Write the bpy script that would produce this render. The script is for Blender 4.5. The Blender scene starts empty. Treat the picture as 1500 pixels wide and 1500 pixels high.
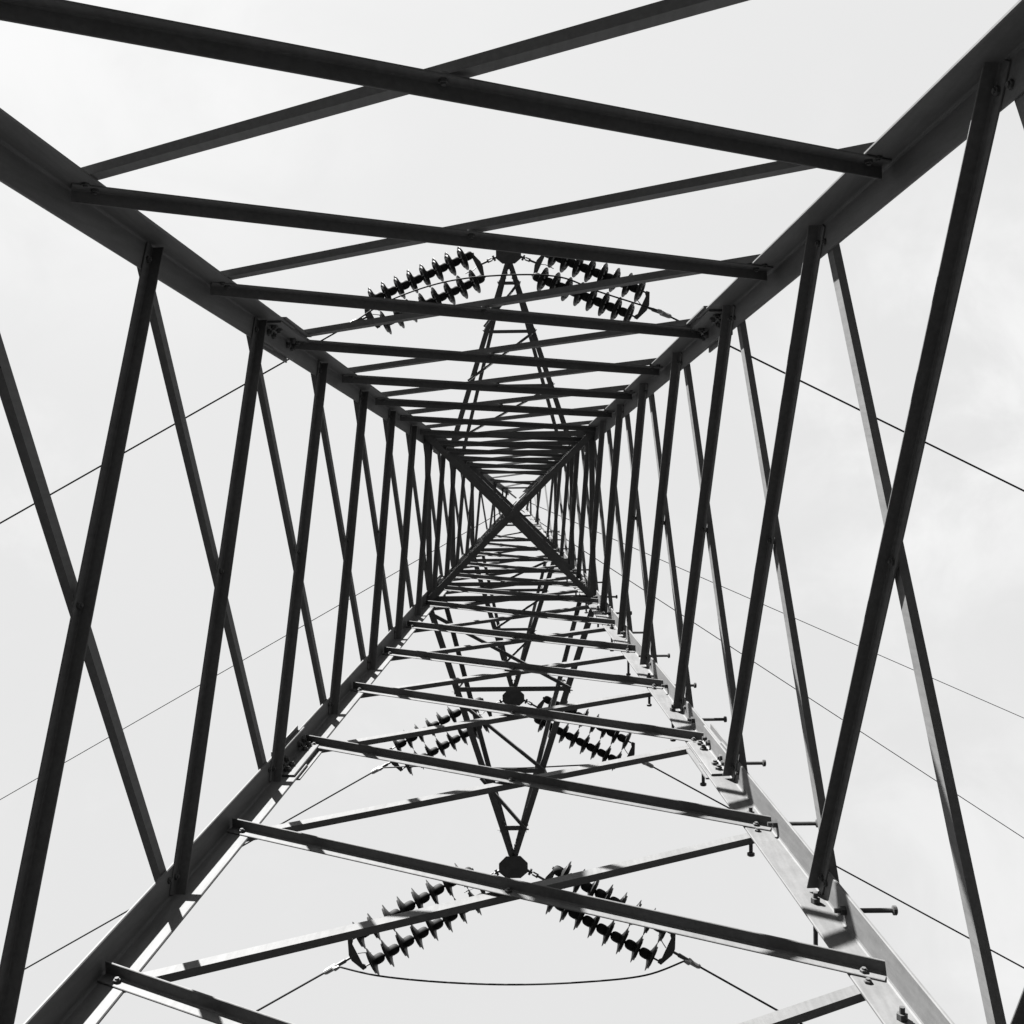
import bpy, bmesh, math, random
from mathutils import Vector, Matrix
random.seed(7)
scene = bpy.context.scene
COL = scene.collection

# ------------------------------------------------------------------ frame of reference
# Plan coordinates used throughout: x to the east side, y to the north side, z metres above
# the eye of the photographer, who stands between the four legs.  T() turns them into world space
# (ground at world z = 0).
EYE = 1.5
def T(p): return Vector((p[0], -p[1], p[2] + EYE))
def TD(d): return Vector((d[0], -d[1], d[2]))

# ------------------------------------------------------------------ camera
cam = bpy.data.cameras.new('camera'); camo = bpy.data.objects.new('camera', cam); COL.objects.link(camo)
RX = TD((0.999839, -0.012573, 0.012808)); RY = TD((0.012206, 0.999523, 0.028387)); RF = TD((-0.013159, -0.028226, 0.999515))
m = Matrix.Identity(4)
for i in range(3):
    m[i][0] = RX[i]; m[i][1] = RY[i]; m[i][2] = -RF[i]
pos = T((0.14389, 0.31382, 0.0))
for i in range(3): m[i][3] = pos[i]
camo.matrix_world = m
cam.sensor_width = 36; cam.sensor_fit = 'HORIZONTAL'; cam.lens = 36 * 1600 / 1500
cam.clip_start = 0.02; cam.clip_end = 4000
scene.camera = camo

# ------------------------------------------------------------------ light
SUN_EL = math.radians(27); SUN_AZ = math.radians(30)      # azimuth from north towards west
sv = TD((-math.sin(SUN_AZ) * math.cos(SUN_EL), math.cos(SUN_AZ) * math.cos(SUN_EL), math.sin(SUN_EL)))
sl = bpy.data.lights.new('sun', 'SUN'); sl.energy = 5.0; sl.angle = math.radians(0.53); sl.color = (1.0, 0.995, 0.985)
so = bpy.data.objects.new('sun', sl); COL.objects.link(so); so.location = (0, 0, 40)
so.rotation_mode = 'QUATERNION'; so.rotation_quaternion = (-sv).to_track_quat('-Z', 'Y')

world = bpy.data.worlds.new('World'); scene.world = world; world.use_nodes = True
nt = world.node_tree; nt.nodes.clear(); L = nt.links.new
wo = nt.nodes.new('ShaderNodeOutputWorld'); bg = nt.nodes.new('ShaderNodeBackground'); L(bg.outputs[0], wo.inputs[0])
bg.inputs['Strength'].default_value = 0.1
sky = nt.nodes.new('ShaderNodeTexSky'); sky.sky_type = 'NISHITA'; sky.sun_disc = False
sky.sun_elevation = SUN_EL; sky.sun_rotation = math.atan2(sv.x, sv.y) % (2 * math.pi)
sky.dust_density = 2.0
bw = nt.nodes.new('ShaderNodeRGBToBW'); L(sky.outputs[0], bw.inputs[0])
tc = nt.nodes.new('ShaderNodeTexCoord')
def wnoise(scale, detail, rough, off, dist=0.0):
    mp = nt.nodes.new('ShaderNodeMapping'); mp.inputs['Location'].default_value = off
    L(tc.outputs['Generated'], mp.inputs[0])
    n = nt.nodes.new('ShaderNodeTexNoise'); n.inputs['Scale'].default_value = scale; n.inputs['Detail'].default_value = detail
    n.inputs['Roughness'].default_value = rough; n.inputs['Distortion'].default_value = dist
    L(mp.outputs[0], n.inputs['Vector']); return n.outputs['Fac']
def wmath(op, a, b=None, c=None, clamp=False):
    n = nt.nodes.new('ShaderNodeMath'); n.operation = op; n.use_clamp = clamp
    for i, v in enumerate((a, b, c)):
        if v is None: continue
        if isinstance(v, (int, float)): n.inputs[i].default_value = v
        else: L(v, n.inputs[i])
    return n.outputs[0]
def wramp(x, a, b):
    n = nt.nodes.new('ShaderNodeMapRange'); n.interpolation_type = 'SMOOTHSTEP'
    n.inputs['From Min'].default_value = a; n.inputs['From Max'].default_value = b
    L(x, n.inputs['Value']); return n.outputs[0]
VEIL = 0.875        # thin high cloud over the whole sky, a little above the clear sky's own brightness
wisp = wmath('MULTIPLY', wramp(wnoise(5.2, 7, 0.62, (1.7, 3.1, 0.4), 0.4), 0.50, 0.74), wramp(wnoise(2.2, 2, 0.5, (4.4, 0.9, 2.0)), 0.42, 0.66))
veil = wmath('MULTIPLY_ADD', wnoise(1.3, 3, 0.5, (0.3, 7.7, 1.0)), 0.09, VEIL)
veil = wmath('MULTIPLY_ADD', wisp, 0.08, veil)
def cloud(d, size, gain):      # a soft bank of brighter cloud in one part of the sky
    global veil
    n = nt.nodes.new('ShaderNodeVectorMath'); n.operation = 'DOT_PRODUCT'; L(tc.outputs['Generated'], n.inputs[0]); n.inputs[1].default_value = TD(d).normalized()
    a = wmath('MULTIPLY', wramp(n.outputs['Value'], math.cos(math.radians(size)), 1.0), wramp(wnoise(7.0, 8, 0.6, (d[0] * 3, d[1] * 5, 1.3), 0.5), 0.36, 0.66))
    veil = wmath('MULTIPLY_ADD', a, gain, veil)
cloud((-.40, .40, 1), 17, .065); cloud((.42, .07, 1), 13, .15); cloud((.42, -.36, 1), 11, .10)
skyv = wmath('ADD', wmath('MULTIPLY', bw.outputs[0], 0.078), veil)
L(skyv, bg.inputs['Color'])

vs = scene.view_settings
vs.view_transform = 'Standard'; vs.look = 'None'; vs.gamma = 1; vs.use_curve_mapping = False
vs.exposure = 3.0

# ------------------------------------------------------------------ materials
def grey_mat(name, lo, hi, rough=0.5, metal=0.0, scale=9.0, bump=0.15, streak=True, spec=0.5):
    mt = bpy.data.materials.new(name); mt.use_nodes = True; n = mt.node_tree; k = n.links.new
    b = n.nodes['Principled BSDF']
    t = n.nodes.new('ShaderNodeTexCoord')
    n1 = n.nodes.new('ShaderNodeTexNoise'); n1.inputs['Scale'].default_value = scale; n1.inputs['Detail'].default_value = 6; n1.inputs['Roughness'].default_value = 0.65
    n2 = n.nodes.new('ShaderNodeTexNoise'); n2.inputs['Scale'].default_value = scale * 14; n2.inputs['Detail'].default_value = 3
    k(t.outputs['Object'], n1.inputs['Vector']); k(t.outputs['Object'], n2.inputs['Vector'])
    mx = n.nodes.new('ShaderNodeMath'); mx.operation = 'MULTIPLY_ADD'; mx.inputs[1].default_value = 0.35
    k(n2.outputs['Fac'], mx.inputs[0]); k(n1.outputs['Fac'], mx.inputs[2])
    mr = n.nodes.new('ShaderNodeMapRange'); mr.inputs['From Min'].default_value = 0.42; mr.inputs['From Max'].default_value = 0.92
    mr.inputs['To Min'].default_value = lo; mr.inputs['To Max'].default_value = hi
    k(mx.outputs[0], mr.inputs['Value'])
    out = mr.outputs[0]
    if streak:      # vertical dirt runs, and each rolled bar a slightly different tone
        mp = n.nodes.new('ShaderNodeMapping'); mp.inputs['Scale'].default_value = (60, 60, 3.5); k(t.outputs['Object'], mp.inputs[0])
        dn = n.nodes.new('ShaderNodeTexNoise'); dn.inputs['Scale'].default_value = 1.0; dn.inputs['Detail'].default_value = 4; k(mp.outputs[0], dn.inputs['Vector'])
        dr = n.nodes.new('ShaderNodeMapRange'); dr.inputs['From Min'].default_value = .35; dr.inputs['From Max'].default_value = .62; dr.inputs['To Min'].default_value = .88; dr.inputs['To Max'].default_value = 1.03
        k(dn.outputs['Fac'], dr.inputs['Value'])
        oi = n.nodes.new('ShaderNodeObjectInfo'); orr = n.nodes.new('ShaderNodeMapRange'); orr.inputs['To Min'].default_value = .90; orr.inputs['To Max'].default_value = 1.10
        k(oi.outputs['Random'], orr.inputs['Value'])
        m1 = n.nodes.new('ShaderNodeMath'); m1.operation = 'MULTIPLY'; k(out, m1.inputs[0]); k(dr.outputs[0], m1.inputs[1])
        m2 = n.nodes.new('ShaderNodeMath'); m2.operation = 'MULTIPLY'; k(m1.outputs[0], m2.inputs[0]); k(orr.outputs[0], m2.inputs[1]); out = m2.outputs[0]
    if streak:      # pale chips and scratches in the zinc
        v = n.nodes.new('ShaderNodeTexNoise'); v.inputs['Scale'].default_value = 26; v.inputs['Detail'].default_value = 8; v.inputs['Roughness'].default_value = 0.8
        k(t.outputs['Object'], v.inputs['Vector'])
        r = n.nodes.new('ShaderNodeMapRange'); r.inputs['From Min'].default_value = 0.66; r.inputs['From Max'].default_value = 0.71; r.inputs['To Max'].default_value = 0.05
        k(v.outputs['Fac'], r.inputs['Value'])
        a = n.nodes.new('ShaderNodeMath'); a.operation = 'ADD'; k(out, a.inputs[0]); k(r.outputs[0], a.inputs[1]); out = a.outputs[0]
    k(out, b.inputs['Base Color'])
    b.inputs['Metallic'].default_value = metal; b.inputs['Specular IOR Level'].default_value = spec
    rr = n.nodes.new('ShaderNodeMapRange'); rr.inputs['To Min'].default_value = rough - 0.1; rr.inputs['To Max'].default_value = rough + 0.12
    k(n1.outputs['Fac'], rr.inputs['Value']); k(rr.outputs[0], b.inputs['Roughness'])
    bp = n.nodes.new('ShaderNodeBump'); bp.inputs['Strength'].default_value = bump; bp.inputs['Distance'].default_value = 0.002
    k(mx.outputs[0], bp.inputs['Height']); k(bp.outputs[0], b.inputs['Normal'])
    return mt
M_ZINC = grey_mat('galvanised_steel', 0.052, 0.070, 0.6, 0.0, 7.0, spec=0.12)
M_BOLT = grey_mat('dark_bolt_steel', 0.02, 0.045, 0.55, 0.0, 30.0, streak=False, spec=0.15)
M_PLATE = grey_mat('dull_steel_fitting', 0.03, 0.06, 0.5, 0.0, 12.0, streak=False, spec=0.15)
M_ALU = grey_mat('bright_aluminium', 0.10, 0.16, 0.5, 0.0, 20.0, streak=False)
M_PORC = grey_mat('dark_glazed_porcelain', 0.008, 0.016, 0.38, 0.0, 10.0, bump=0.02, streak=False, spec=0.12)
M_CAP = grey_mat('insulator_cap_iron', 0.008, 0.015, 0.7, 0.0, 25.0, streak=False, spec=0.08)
M_WIRE = grey_mat('weathered_conductor', 0.005, 0.012, 0.7, 0.0, 30.0, streak=False, spec=0.1)
M_CONC = grey_mat('concrete', 0.22, 0.34, 0.85, 0.0, 6.0, bump=0.6, streak=False)
M_SOIL = grey_mat('dark_rough_grassland', 0.02, 0.035, 0.95, 0.0, 3.0, bump=1.0, streak=False, spec=0.1)

# ------------------------------------------------------------------ object helpers
def tag(o, label=None, cat=None, group=None, kind=None):
    if label: o['label'] = label
    if cat: o['category'] = cat
    if group: o['group'] = group
    if kind: o['kind'] = kind
    return o
WLOC = {}
def empty(name, loc, parent=None):
    o = bpy.data.objects.new(name, None); COL.objects.link(o); o.empty_display_size = 0.2
    w = T(loc); WLOC[o.name] = w
    if parent: o.parent = parent; o.location = w - WLOC[parent.name]
    else: o.location = w
    return o
def mesh_obj(name, verts, faces, mat, parent=None, smooth=False):
    """verts in plan coordinates -> one mesh object with its origin at its own centre"""
    vw = [T(v) for v in verts]
    c = Vector((0, 0, 0))
    for v in vw: c += v
    c /= len(vw)
    me = bpy.data.meshes.new(name); me.from_pydata([v - c for v in vw], [], [f[::-1] for f in faces]); me.materials.append(mat)
    if smooth:
        for p in me.polygons: p.use_smooth = True
    o = bpy.data.objects.new(name, me); COL.objects.link(o); WLOC[o.name] = c
    if parent: o.parent = parent; o.location = c - WLOC[parent.name]
    else: o.location = c
    return o
def place(name, me, origin, axis, parent, spin=0.0):
    """link a shared mesh (built along local +Z) at a plan position, pointing along a plan direction"""
    o = bpy.data.objects.new(name, me); COL.objects.link(o); w = T(origin); WLOC[o.name] = w
    o.rotation_mode = 'QUATERNION'
    o.rotation_quaternion = TD(axis).to_track_quat('Z', 'X') @ Matrix.Rotation(spin, 3, 'Z').to_quaternion()
    if parent: o.parent = parent; o.location = w - WLOC[parent.name]
    else: o.location = w
    return o
def V(a): return Vector(a)
class Geo:
    def __init__(s): s.v = []; s.f = []
    def loft(s, rings, cap=True, closed=True):
        b = len(s.v); n = len(rings[0])
        for r in rings: s.v += [tuple(p) for p in r]
        for i in range(len(rings) - 1):
            for j in range(n):
                k = (j + 1) % n
                s.f.append((b + i * n + j, b + i * n + k, b + (i + 1) * n + k, b + (i + 1) * n + j))
        if cap:
            s.f.append(tuple(b + j for j in range(n))[::-1]); e = b + (len(rings) - 1) * n
            s.f.append(tuple(e + j for j in range(n)))
        return s
    def prism(s, A, B, prof, u, v):
        A = V(A); B = V(B); u = V(u); v = V(v)
        return s.loft([[A + u * a + v * b for a, b in prof], [B + u * a + v * b for a, b in prof]])
    def tube(s, pts, rad, seg=8):
        pts = [V(p) for p in pts]; rings = []
        for i, p in enumerate(pts):
            d = (pts[min(i + 1, len(pts) - 1)] - pts[max(i - 1, 0)]).normalized()
            a = d.cross(Vector((0, 0, 1)));
            if a.length < 0.05: a = d.cross(Vector((0, 1, 0)))
            a.normalize(); b = a.cross(d); r = rad[i] if isinstance(rad, (list, tuple)) else rad
            rings.append([p + (a * math.cos(t) + b * math.sin(t)) * r for t in [2 * math.pi * k / seg for k in range(seg)]])
        return s.loft(rings)
    def plate(s, outline, n, th):
        n = V(n).normalized() * th * 0.5
        return s.loft([[V(p) - n for p in outline], [V(p) + n for p in outline]])
    def obj(s, name, mat, parent=None, smooth=False): return mesh_obj(name, s.v, s.f, mat, parent, smooth)

def angle_profile(w1, w2, t):
    """L section, heel at the origin, flanges along +a and +b, with a small root fillet and rounded toes"""
    r = t * 0.9; q = t * 0.35
    return [(0, 0), (w1, 0), (w1, t - q), (w1 - q, t), (t + r, t), (t + r * .3, t + r * .3), (t, t + r), (t, w2 - q), (t - q, w2), (0, w2)]
def angle_bar(name, A, B, u, v, w1, w2, t, mat, parent):
    A = V(A); B = V(B); d = (B - A).normalized()
    u = V(u); u = (u - d * u.dot(d)).normalized()
    v = V(v); v = (v - d * v.dot(d)); v = (v - u * v.dot(u)).normalized()
    return Geo().prism(A, B, angle_profile(w1, w2, t), u, v).obj(name, mat, parent)

def raw_mesh(name, verts, faces, mat, smooth=False, mat2=None, split=None):
    me = bpy.data.meshes.new(name); me.from_pydata(verts, [], faces); me.materials.append(mat)
    if smooth:
        for p in me.polygons: p.use_smooth = True
    return me
def lathe(prof, seg=20):
    vs_, fs = [], []
    for r, z in prof:
        for k in range(seg):
            t = 2 * math.pi * k / seg; vs_.append((r * math.cos(t), r * math.sin(t), z))
    for i in range(len(prof) - 1):
        for k in range(seg):
            j = (k + 1) % seg; fs.append((i * seg + k, i * seg + j, (i + 1) * seg + j, (i + 1) * seg + k))
    fs.append(tuple(range(seg))[::-1]); e = (len(prof) - 1) * seg; fs.append(tuple(range(e, e + seg)))
    return vs_, fs
def bolt_mesh(name, head_r, head_h, shaft_r, shaft_l, seg=6):
    """hexagon head or nut at the origin with a stub of threaded shank, along +Z"""
    g = []
    f = []
    def ring(r, z, n, off=0.0):
        b = len(g)
        for k in range(n):
            t = 2 * math.pi * k / n + off; g.append((r * math.cos(t), r * math.sin(t), z))
        return b
    a = ring(head_r, 0, 6); b = ring(head_r, head_h * .85, 6); c = ring(head_r * .86, head_h, 6)
    for p, q in ((a, b), (b, c)):
        for k in range(6): j = (k + 1) % 6; f.append((p + k, p + j, q + j, q + k))
    f.append(tuple(range(a, a + 6))[::-1]); f.append(tuple(range(c, c + 6)))
    if shaft_l > 0:
        d = ring(shaft_r, head_h - 0.001, 8); e = ring(shaft_r, head_h + shaft_l, 8)
        for k in range(8): j = (k + 1) % 8; f.append((d + k, d + j, e + j, e + k))
        f.append(tuple(range(e, e + 8)))
    return raw_mesh(name, g, f, M_BOLT)
BOLT = bolt_mesh('bolt', 0.0125, 0.009, 0.007, 0.005)
BIGBOLT = bolt_mesh('splice_bolt', 0.017, 0.013, 0.010, 0.008)
BOLT.materials[0] = BIGBOLT.materials[0] = grey_mat('weathered_bolt_steel', 0.03, 0.06, 0.6, 0.0, 30.0, streak=False, spec=0.1)

# ------------------------------------------------------------------ tower geometry
OFF = {'NW': (-0.0051, -0.0157), 'NE': (0.025, 0.0276), 'SW': (0.0398, 0.0164), 'SE': (0.0136, -0.0091)}
SG = {'NW': (-1, 1), 'NE': (1, 1), 'SW': (-1, -1), 'SE': (1, -1)}
def leg(l, z):
    h = 1.5 - 0.077 * z; w = max(0.0, 1 - z / 11.0)
    return V((SG[l][0] * h + OFF[l][0] * w, SG[l][1] * h + OFF[l][1] * w, z))
TOP = 17.6
tower = empty('lattice_tower', (0, 0, -EYE))
tag(tower, 'square steel lattice pylon seen from inside, between its four legs', 'pylon')

def leg_w(z): return 0.115 if z < 5.36 else (0.104 if z < 10.37 else (0.075 if z < 13.6 else 0.06))
LEG_T = 0.009
legs = {}
for l in ('NW', 'NE', 'SW', 'SE'):
    sx, sy = SG[l]; g = Geo()
    for z0, z1 in ((-EYE - 0.1, 5.355), (5.365, 10.37), (10.38, 13.6), (13.6, TOP)):
        w = leg_w((z0 + z1) / 2); A = leg(l, z0); B = leg(l, z1); d = (B - A).normalized()
        u = V((-sx, 0, 0)); u = (u - d * u.dot(d)).normalized(); v = V((0, -sy, 0)); v = v - d * v.dot(d); v = (v - u * v.dot(u)).normalized()
        g.prism(A, B, angle_profile(w, w, LEG_T), u, v)
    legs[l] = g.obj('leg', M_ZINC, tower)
    # concrete footing
    c = leg(l, -EYE); q = Geo()
    q.loft([[V((c.x + a * .32, c.y + b * .32, -EYE - .35)) for a, b in ((-1, -1), (1, -1), (1, 1), (-1, 1))],
            [V((c.x + a * .26, c.y + b * .26, -EYE + .22)) for a, b in ((-1, -1), (1, -1), (1, 1), (-1, 1))],
            [V((c.x + a * .22, c.y + b * .22, -EYE + .27)) for a, b in ((-1, -1), (1, -1), (1, 1), (-1, 1))]])
    q.obj('footing', M_CONC, tower)
    # splices: an angle cleat nested inside the heel and flat plates on the outside
    for zs, z0, z1, ww, nb in ((5.36, 5.17, 5.66, 0.092, (5.225, 5.295, 5.53, 5.60)), (10.375, 10.22, 10.56, 0.07, (10.27, 10.34, 10.43, 10.50))):
        A = leg(l, z0) + V((-sx, -sy, 0)) * (LEG_T + .0015); B = leg(l, z1) + V((-sx, -sy, 0)) * (LEG_T + .0015)
        angle_bar('splice_cleat', A, B, (-sx, 0, 0), (0, -sy, 0), ww, ww, 0.009, M_ZINC, legs[l])
        for k in (0, 1):
            inn = V((-sx, 0, 0)) if k == 0 else V((0, -sy, 0)); out = V((0, sy, 0)) if k == 0 else V((sx, 0, 0))
            wp = leg_w(z0 - .1)
            o0 = leg(l, z0 - .0) + out * 0.0055; o1 = leg(l, z1 - .06) + out * 0.0055
            Geo().plate([o0 + inn * .012, o0 + inn * (wp + .012), o1 + inn * (wp + .012), o1 + inn * .012], out, 0.008).obj('splice_plate', M_ZINC, legs[l])
            for zb in nb:
                p = leg(l, zb) + inn * (ww * .56) - out * (LEG_T + .0105)
                place('bolt', BIGBOLT, p, -out, legs[l], random.random())

# step bolts up the south-east leg only
def step_bolt(z, face):
    c = leg('SE', z)
    inn, out = (V((0, 1, 0)), V((1, 0, 0))) if face == 'E' else (V((-1, 0, 0)), V((0, -1, 0)))
    p = c + inn * 0.056
    g = Geo()
    g.tube([p - out * .046, p + out * .150], .0085, 10)                               # shank right through the flange
    hexr = lambda a, b, r: g.loft([[a + (inn * math.cos(t) + V((0, 0, 1)) * math.sin(t)) * r for t in [math.pi / 3 * k for k in range(6)]],
                                   [b + (inn * math.cos(t) + V((0, 0, 1)) * math.sin(t)) * r for t in [math.pi / 3 * k for k in range(6)]]])
    hexr(p - out * .027, p - out * .0095, .0165); hexr(p + out * .001, p + out * .016, .0165)
    g.tube([p + out * .150, p + out * .153, p + out * .163, p + out * .166], [.010, .0165, .0165, .013], 12)
    g.obj('step_bolt', M_BOLT, legs['SE'])
z = 3.7
for z in (0.05, .78, 1.5, 2.24, 2.97, 3.70, 4.46, 5.2, 5.91, 6.61, 7.37, 8.1, 8.83, 9.55, 10.3, 11.05, 11.8, 12.6, 13.4, 14.2): step_bolt(z, 'E')
for z in (.42, 1.15, 1.9, 2.55, 3.13, 3.86, 4.67, 5.52, 6.24, 6.95, 7.72, 8.46, 9.2, 9.95, 10.7, 11.45, 12.2, 13.0, 13.8): step_bolt(z, 'S')

# faces: start corner (where the inner braces are high -> low follows the turn), end corner, outward direction
FACES = {'N': ('NW', 'NE', (0, 1, 0)), 'E': ('NE', 'SE', (1, 0, 0)), 'S': ('SE', 'SW', (0, -1, 0)), 'W': ('SW', 'NW', (-1, 0, 0))}
NZ = [-1.42, -0.72, 0.68, 2.06, 3.395, 4.578, 5.729, 6.809, 7.779, 8.695, 9.605, 10.40, 11.15, 11.95, 12.75, 13.60]
EZ = [-1.42, -0.12, 1.29, 2.70, 3.968, 5.159, 6.274, 7.315, 8.25, 9.15, 10.0, 10.8, 11.55, 12.35, 13.2]
NTOP = [13.6, 14.4, 15.2, 16.1, 17.0]
ETOP = [13.2, 14.0, 14.8, 15.7, 16.6, 17.4]
def brace(face, za, zb, inner, w, t, bolts):
    a, b, out = FACES[face]; out = V(out)
    wl = leg_w((za + zb) / 2)
    k = {'N': .0247, 'S': .0127, 'E': .017, 'W': .014}[face]     # bolt rows sit a little below the joint mark
    if inner: A = leg(a, za * (1 - k)); B = leg(b, zb * (1 - k * (.45 if face == 'E' else 1)))
    else: A = leg(a, zb * (1 - .74 * k)); B = leg(b, za * (1 - (1.5 if face == 'N' else 1.74) * k) - (.03 if face == 'N' else 0))
    # real plane of the face
    d = (B - A).normalized()
    upf = (leg(a, zb) - leg(a, za) + leg(b, zb) - leg(b, za)).normalized()
    n = d.cross(upf).normalized()
    if n.dot(out) < 0: n = -n
    up = n.cross(d).normalized()
    if up.z < 0: up = -up
    hor = (leg(b, za) - leg(a, za)).normalized()
    e = 0.030 if (inner and face == 'N') else 0.013
    A = A + hor * e + d * 0.0; B = B - hor * e
    if inner:      # heel up and inwards, against the inside of the leg flanges
        s = -n * (LEG_T + .001); A2 = A + s + up * w * .5; B2 = B + s + up * w * .5
        o = angle_bar('brace', A2, B2, -n, -up, w, w, t, M_ZINC, tower)
    else:          # heel down and outwards, against the outside of the leg flanges
        s = n * .001; A2 = A + s - up * w * .5; B2 = B + s - up * w * .5
        o = angle_bar('brace', A2, B2, n, up, w * .63, w, t, M_ZINC, tower)
    if bolts:
        L_ = (B - A).length
        for f in ((0.035 / L_ + .012), 1 - (0.035 / L_ + .012)):
            if inner: p = A + (B - A) * f - n * (LEG_T + t + .0012); place('bolt', BOLT, p, -n, o, random.random())
            else: p = A + (B - A) * f - n * (LEG_T - .001); place('bolt', BOLT, p, -n, o, random.random())
        if inner:
            p = A + (B - A) * .5 - n * (LEG_T + t + .0012); place('bolt', BOLT, p, -n, o, random.random())
            q = A + (B - A) * .5; Geo().tube([q - n * .0095, q + n * .0005], .013, 10).obj('spacer_ring', M_ZINC, o)
    return o
def panels(zs, faces, w, t, zmax=99):
    for i in range(len(zs) - 1):
        za, zb = zs[i], zs[i + 1]
        ww = w if za < 8.6 else (w * .9 if za < 11 else w * .78)
        for f in faces:
            for inner in (True, False):
                brace(f, za, zb, inner, ww, t, za > 0.5 and za < 8)
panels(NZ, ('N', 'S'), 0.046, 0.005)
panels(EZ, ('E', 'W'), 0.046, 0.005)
def zigzag(zs, faces, w):
    for i in range(len(zs) - 1):
        for f in faces:
            brace(f, zs[i], zs[i + 1], i % 2 == 0, w, .004, False)
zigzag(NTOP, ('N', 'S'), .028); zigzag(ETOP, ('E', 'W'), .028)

# horizontal struts and plan bracing where the cross-arms join
def strut(p, q, name='strut', w=.05, t=.005, up=1, side=None, parent=None):
    p = V(p); q = V(q); d = (q - p).normalized()
    s = V(side) if side is not None else d.cross(V((0, 0, 1)))
    return angle_bar(name, p, q, s, (0, 0, up), w, w, t, M_ZINC, parent or tower)
ARMZ = {'low': 9.605, 'mid': 11.15, 'high': 12.75}
for zz, w in ((9.66, .05), (10.44, .04), (11.2, .042), (11.99, .035), (12.8, .04), (13.66, .035), (15.3, .025), (16.5, .025)):
    ins = .012
    for f, (a, b, out) in FACES.items():
        if zz in (10.44, 11.99, 13.66, 15.3, 16.5) and f in 'EW' and zz < 15: continue
        A = leg(a, zz); B = leg(b, zz); hd = (B - A).normalized()
        o = V(out) * -.006
        strut(A + hd * .02 + o, B - hd * .02 + o, w=w, side=-V(out))
for zz, w in ((9.60, .055), (11.12, .045), (12.72, .04)):
    c = .03
    for a, b, dz in (('SW', 'NE', 0), ('NW', 'SE', .011)):
        A = leg(a, zz + dz); B = leg(b, zz + dz); d = (B - A).normalized()
        s = d.cross(V((0, 0, 1))) * (1 if a == 'SW' else -1)
        strut(A + d * .02 - s * w * .5, B - d * .02 - s * w * .5, 'plan_brace', w, .005, 1, s)
# the four legs run on into a small peak
g = Geo()
for l in ('NW', 'NE', 'SW', 'SE'):
    p = leg(l, TOP); g.tube([p, V((SG[l][0] * .03, SG[l][1] * .03, 18.5))], .014, 6)
g.obj('peak', M_ZINC, tower)

# ------------------------------------------------------------------ cross-arms
ARM = {}
def cross_arm(key, face, tip, apex_y, z0, z1, fr, dz_tip, wb, wt, wl, mirror=1, side_lace=True, label=''):
    sgn = 1 if face == 'N' else -1
    la, lb = ('NW', 'NE') if face == 'N' else ('SW', 'SE')
    arm = empty('cross_arm', (tip[0], tip[1], z0), tower); arm['label'] = label
    Lb, Rb = leg(la, z0), leg(lb, z0); Lt, Rt = leg(la, z1), leg(lb, z1)
    for P_ in (Lb, Rb, Lt, Rt): P_.y += sgn * 0.012
    ap = V((tip[0], apex_y, z0))
    # tip: the chords stop side by side on the octagonal plate
    tl = V((tip[0] - .030, apex_y + sgn * .02, z0 + .010)); tr = V((tip[0] + .030, apex_y + sgn * .02, z0 + .010))
    ttl = V((tip[0] - .020, apex_y + sgn * .06, z0 + dz_tip)); ttr = V((tip[0] + .020, apex_y + sgn * .06, z0 + dz_tip))
    Lb2, Rb2 = Lb + V((0, 0, 0.0)), Rb + V((0, 0, 0))
    def chord(A, B, inward, w, up): return angle_bar('chord', A, B, inward, (0, 0, up), w, w, .005, M_ZINC, arm)
    chord(Lb2, tl, (1, 0, 0), wb, 1); chord(Rb2, tr, (-1, 0, 0), wb, 1)
    chord(Lt, ttl, (1, 0, 0), wt, -1); chord(Rt, ttr, (-1, 0, 0), wt, -1)
    at = lambda A, B, y: A + (B - A) * ((y - A.y) / (B.y - A.y))
    rows = [Lb.y] + [f for f in fr]
    # battens and single lacing in the bottom plane
    for y in fr:
        a = at(Lb2, tl, y); b = at(Rb2, tr, y)
        strut(a + V((.008, 0, -.004)), b + V((-.008, 0, -.004)), 'batten', wl, .004, 1, (0, -sgn, 0), arm)
    for i in range(len(rows) - 1):
        y0, y1 = rows[i], rows[i + 1]
        a = at(Lb2, tl, y0 + (y1 - y0) * .05); b = at(Rb2, tr, y1 - (y1 - y0) * .05)
        if mirror < 0: a = at(Rb2, tr, y0 + (y1 - y0) * .05); b = at(Lb2, tl, y1 - (y1 - y0) * .05)
        strut(a + V((0, 0, -.010)), b + V((0, 0, -.010)), 'lacing', wl * .8, .004, -1, (0, sgn, 0), arm)
    # side lacing between the bottom and the sloping top chords
    for A, B, A2, B2 in ((Lb2, tl, Lt, ttl), (Rb2, tr, Rt, ttr)):
        for i in range(len(rows) - 1):
            a = at(A, B, rows[i + 1]); b = at(A2, B2, rows[i + 1]); c = at(A2, B2, max(rows[i], A2.y) if sgn > 0 else min(rows[i], A2.y))
            if (b - a).length > .12: strut(a + V((0, 0, .01)), b, 'lacing', wl * .62, .003, 1, (0, sgn, 0), arm)
    # staggered bolt heads near the tip
    for s, A, B in ((1, Lb2, tl), (-1, Rb2, tr)):
        for k in range(6):
            p = B + (A - B).normalized() * (.09 + .052 * k) + V((s * (wb * .98), 0, -.0015))
            place('bolt', BOLT, p, (0, 0, -1), arm, random.random())
    # octagonal tip plate
    cx, cy = tip[0], tip[1]; rx, ry = .128, .098
    oc = [V((cx + rx * a, cy + ry * b, z0 - .006)) for a, b in ((-1, -.45), (-.5, -1), (.5, -1), (1, -.45), (1, .35), (.5, 1), (-.5, 1), (-1, .35))]
    Geo().plate(oc, (0, 0, 1), .012).obj('tip_plate', M_PLATE, arm)
    ARM[key] = arm
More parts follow.
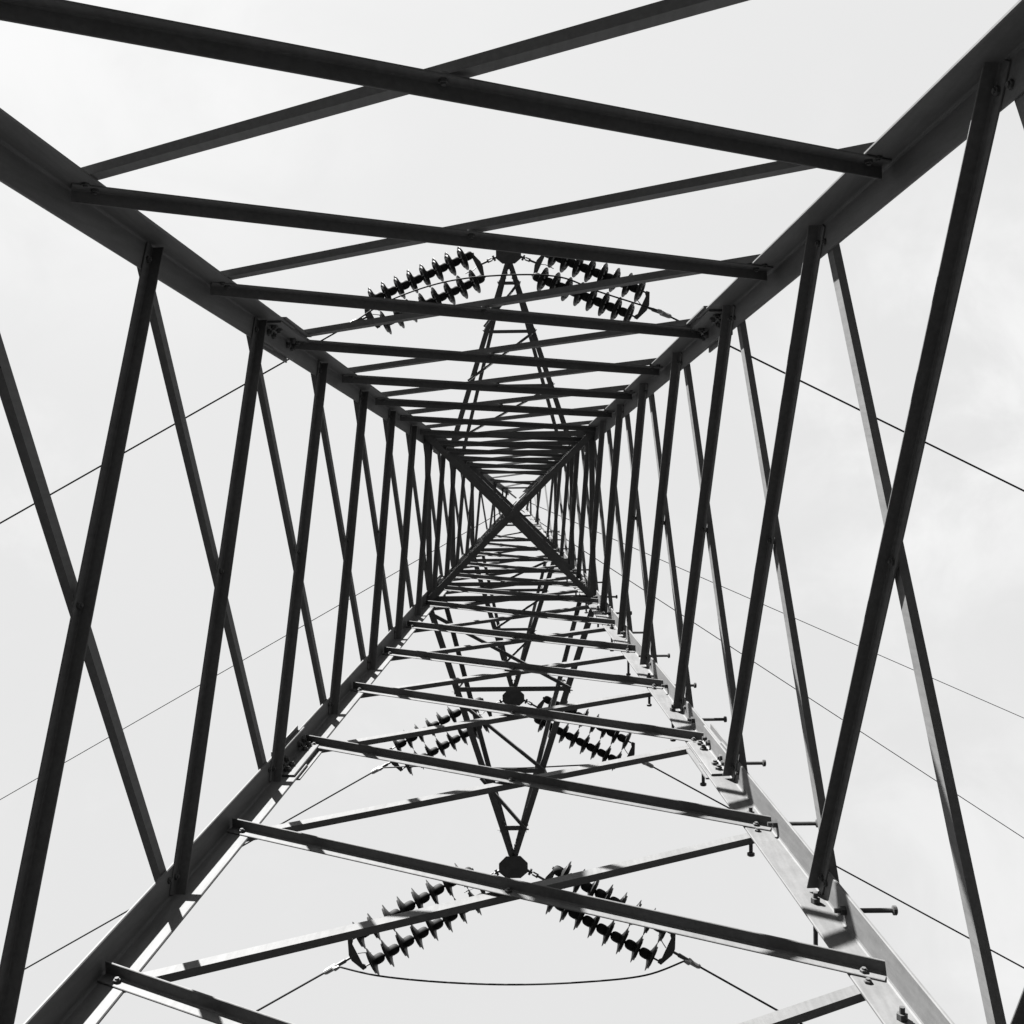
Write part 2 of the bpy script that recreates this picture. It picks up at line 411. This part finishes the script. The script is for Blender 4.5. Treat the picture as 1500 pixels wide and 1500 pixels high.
cross_arm('low', 'S', (-.010, -3.109), -3.03, 9.605, 10.40, (-1.544, -2.273, -2.785), .10, .055, .045, .042, 1, label='lowest cross-arm, reaching out to the octagonal plate near the foot of the photo')
cross_arm('mid', 'N', (-.005, 2.618), 2.54, 11.15, 12.0, (1.30, 1.852, 2.342), .10, .052, .040, .034, 1, label='middle cross-arm, on the opposite side from the other two')
cross_arm('high', 'S', (-.035, -2.226), -2.14, 12.75, 13.6, (-.98, -1.44, -1.846), .10, .055, .040, .034, -1, label='highest cross-arm, above the lowest one')

# ------------------------------------------------------------------ tension insulator sets
DISC_V, DISC_F = lathe([(.012, .000), (.030, .004), (.108, .008), (.1265, .012), (.127, .015), (.118, .019), (.085, .026), (.050, .038), (.040, .046)], 28)
DISC = raw_mesh('disc', DISC_V, DISC_F, M_PORC, True)
RIB_V, RIB_F = lathe([(.060, .008), (.066, -.010), (.072, -.010), (.074, .008), (.088, .008), (.092, -.006), (.097, -.006), (.100, .009)], 24)
RIB = raw_mesh('under_rib', RIB_V, RIB_F[:-2], M_PORC, True)
CAP_V, CAP_F = lathe([(.036, .040), (.044, .052), (.044, .084), (.040, .102), (.030, .116), (.018, .122), (.012, .126), (.012, .135)], 18)
CAP = raw_mesh('cap', CAP_V, CAP_F, M_CAP, True)
SETS = {}
def insulator_set(attach, d, pitch, n, label, sep=.26, x1=.155, xs=.205, ytop=1.45, xc=1.70):
    """twin string running from attach along horizontal direction d (plan), drooping by pitch"""
    a = V(attach); d = V((d[0], d[1], 0)).normalized(); ax = (d + V((0, 0, -pitch))).normalized(); lat = V((-d.y, d.x, 0)).normalized()
    up = lat.cross(ax); up = up if up.z > 0 else -up
    root = empty('insulator_set', a); tag(root, label, 'insulator string', 'twin strings of disc insulators holding the line conductors')
    P_ = lambda x, s=0, h=0: a + ax * x + lat * s + up * h
    # shackle and link
    g = Geo(); g.tube([P_(-.05), P_(.02)], .012, 8); g.tube([P_(.0, -.028), P_(.0, .028)], .011, 8); g.tube([P_(.025, -.012), P_(.075, -.012)], .007, 6); g.tube([P_(.025, .012), P_(.075, .012)], .007, 6)
    g.tube([P_(.07, -.018), P_(.07, .018)], .009, 8); g.tube([P_(.07), P_(x1)], .011, 8)
    g.obj('shackle', M_PLATE, root)
    # yokes
    def yoke(xa, xb, name='yoke_plate'):
        s = sep / 2; sg = 1 if xb > xa else -1
        out = [P_(xa - sg * .012, 0.028), P_(xa - sg * .012, -.028), P_(xb - sg * .022, -s - .018), P_(xb + sg * .012, -s - .016), P_(xb + sg * .014, -s + .014), P_(xb - sg * .004, -s + .035), P_(xb - sg * .004, s - .035), P_(xb + sg * .014, s - .014), P_(xb + sg * .012, s + .016), P_(xb - sg * .022, s + .018)]
        return Geo().plate(out, up, .012).obj(name, M_PLATE, root)
    yoke(x1, xs)
    yoke(ytop + .06, ytop)
    # arcing wires at both yokes
    g = Geo(); g.tube([P_(xs - .02, 0), P_(xs + .04, .02, .01), P_(xs + .13, .015, .02)], .004, 6); g.obj('arcing_horn', M_PLATE, root)
    g = Geo(); g.tube([P_(ytop, 0), P_(ytop - .04, .02, .01), P_(ytop - .10, .06, .02)], .004, 6); g.obj('arcing_horn', M_PLATE, root)
    pitch_len = (ytop - xs - .02) / n
    for s in (-1, 1):
        for k in range(n):
            base = P_(xs + .02 + pitch_len * (k + 1) - .065, s * sep / 2)
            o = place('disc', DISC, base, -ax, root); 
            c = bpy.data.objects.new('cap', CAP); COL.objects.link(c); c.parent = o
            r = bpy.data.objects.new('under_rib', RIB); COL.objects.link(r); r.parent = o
        Geo().tube([P_(xs - .02, s * sep / 2), P_(ytop + .01, s * sep / 2)], .0085, 6).obj('pin', M_PLATE, root)
    # dead-end clamp
    g = Geo(); g.tube([P_(ytop + .04), P_(ytop + .11), P_(ytop + .12), P_(xc)], [.011, .012, .019, .015], 8); g.obj('clamp_rod', M_PLATE, root)
    g = Geo(); g.tube([P_(xc - .03, 0, .0), P_(xc - .02), P_(xc + .07), P_(xc + .09)], [.014, .026, .024, .016], 10)
    g.tube([P_(xc + .0, .0, -.01), P_(xc - .015, .0, -.055), P_(xc - .05, .0, -.06)], [.018, .020, .014], 8)
    g.obj('dead_end_clamp', M_ALU, root)
    return P_(xc + .06), P_(xc - .05, 0, -.06)
dW = (-.897, -.442); dE = (.904, -.428)
CL = {}
for key, tip, z0, name in (('low', (-.010, -3.109), 9.605, 'lowest'), ('mid', (-.005, 2.618), 11.15, 'middle'), ('high', (-.035, -2.226), 12.75, 'highest')):
    for side, d in (('W', dW), ('E', dE)):
        at_ = (tip[0] + d[0] * .165, tip[1] + d[1] * .10, z0 - .012)
        where = 'left' if side == 'W' else 'right'
        lb = {'low': 'dark twin insulators %s of the octagonal plate nearest the bottom of the photo' % where,
              'mid': 'dark twin insulators %s of the only cross-arm in the upper half' % where,
              'high': 'smaller twin insulators %s of the dark plate seen behind the crossed braces' % where}[key]
        CL[key + side] = insulator_set(at_, d, .22 if side == 'W' else .26, 8, lb, ytop=1.37 if side == 'W' else 1.32, xc=1.60 if side == 'W' else 1.55)

# ------------------------------------------------------------------ wires
def span(name, start, d, slope, label, r=.009, length=110, group='conductors strung from the pylon', sagq=None):
    d = V((d[0], d[1], 0)).normalized(); s = V(start); pts = []
    q = slope / 260 if sagq is None else sagq
    for i in range(61):
        t = length * (i / 60) ** 2
        pts.append(s + d * t + V((0, 0, -slope * t + q * t * t)))
    o = Geo().tube(pts, r, 8).obj(name, M_WIRE, None, True); tag(o, label, 'power line', group); return o
NAMEW = {'low': 'lowest', 'mid': 'middle', 'high': 'highest'}
LAB = {'lowW': 'conductor leaving the bottom edge from the clamp left of the octagonal plate',
       'lowE': 'conductor leaving the bottom edge from the clamp right of the octagonal plate',
       'midW': 'conductor sloping from the upper insulators down to the left edge',
       'midE': 'conductor sloping from the upper insulators down to the right edge',
       'highW': 'conductor passing behind the lower left leg towards the left edge',
       'highE': 'conductor passing behind the bright lower right leg towards the right edge'}
for key in ('low', 'mid', 'high'):
    for side, d, sl_ in (('W', (-.876, -.482), .02), ('E', (.882, -.471), .11)):
        span('power_line', CL[key + side][0], d, sl_, LAB[key + side])
def jumper(a, b, mids, label):
    pts = [V(a)] + [V(p) for p in mids] + [V(b)]
    # Catmull-Rom through the points
    out = []
    for i in range(len(pts) - 1):
        p0 = pts[max(i - 1, 0)]; p1 = pts[i]; p2 = pts[i + 1]; p3 = pts[min(i + 2, len(pts) - 1)]
        for k in range(8):
            t = k / 8
            out.append(.5 * ((2 * p1) + (p2 - p0) * t + (2 * p0 - 5 * p1 + 4 * p2 - p3) * t * t + (3 * p1 - p0 - 3 * p2 + p3) * t ** 3))
    out.append(pts[-1])
    tag(Geo().tube(out, .008, 8).obj('jumper_cable', M_WIRE, None, True), label, 'jumper cable', 'jumpers looping past the insulators')
a, b = CL['lowW'][1], CL['lowE'][1]
jumper(a, b, [(-1.15, -3.87, 9.14), (-.6, -3.90, 9.08), (0, -3.91, 9.05), (.6, -3.90, 9.07), (1.1, -3.87, 9.12)], 'jumper bowing below the lowest insulators, near the bottom of the photo')
a, b = CL['midW'][1], CL['midE'][1]
jumper(a, b, [(-1.14, 2.06, 10.5), (-.60, 2.20, 10.35), (-.03, 2.246, 10.3), (.48, 2.24, 10.4), (.87, 2.12, 10.55)], 'jumper arching between the insulators in the upper half of the photo')
a, b = CL['highW'][1], CL['highE'][1]
jumper(a, b, [(-.9, -2.89, 12.24), (-.4, -2.895, 12.17), (0, -2.90, 12.15), (.5, -2.885, 12.16), (1.0, -2.88, 12.22)], 'jumper between the smaller insulators, behind the crossed braces')
# earth wires at the peak
g = Geo(); g.tube([(0, -.10, 17.45), (0, -.30, 17.42)], .02, 8); g.obj('earth_wire_bracket', M_PLATE, tower)
span('earth_wire', (-.05, -.06, 17.42), (-.873, -.487), .0, 'very thin earth wire running down to the left edge from the tower top', .0065, group='earth wires from the tower top', sagq=0)
span('earth_wire', (.05, -.14, 17.42), (.8305, -.557), .0, 'very thin earth wire on the right, the steeper of the two', .0065, group='earth wires from the tower top', sagq=0)
span('earth_wire', (.05, .035, 17.42), (.9117, -.411), .0, 'very thin earth wire on the right, the flatter of the two', .0055, group='earth wires from the tower top', sagq=0)

# ------------------------------------------------------------------ ground
g = Geo(); S_ = 1500; N_ = 1
gv = [(-S_, -S_, -EYE), (S_, -S_, -EYE), (S_, S_, -EYE), (-S_, S_, -EYE)]
gr = mesh_obj('ground', gv, [(0, 1, 2, 3)], M_SOIL); tag(gr, kind='structure')
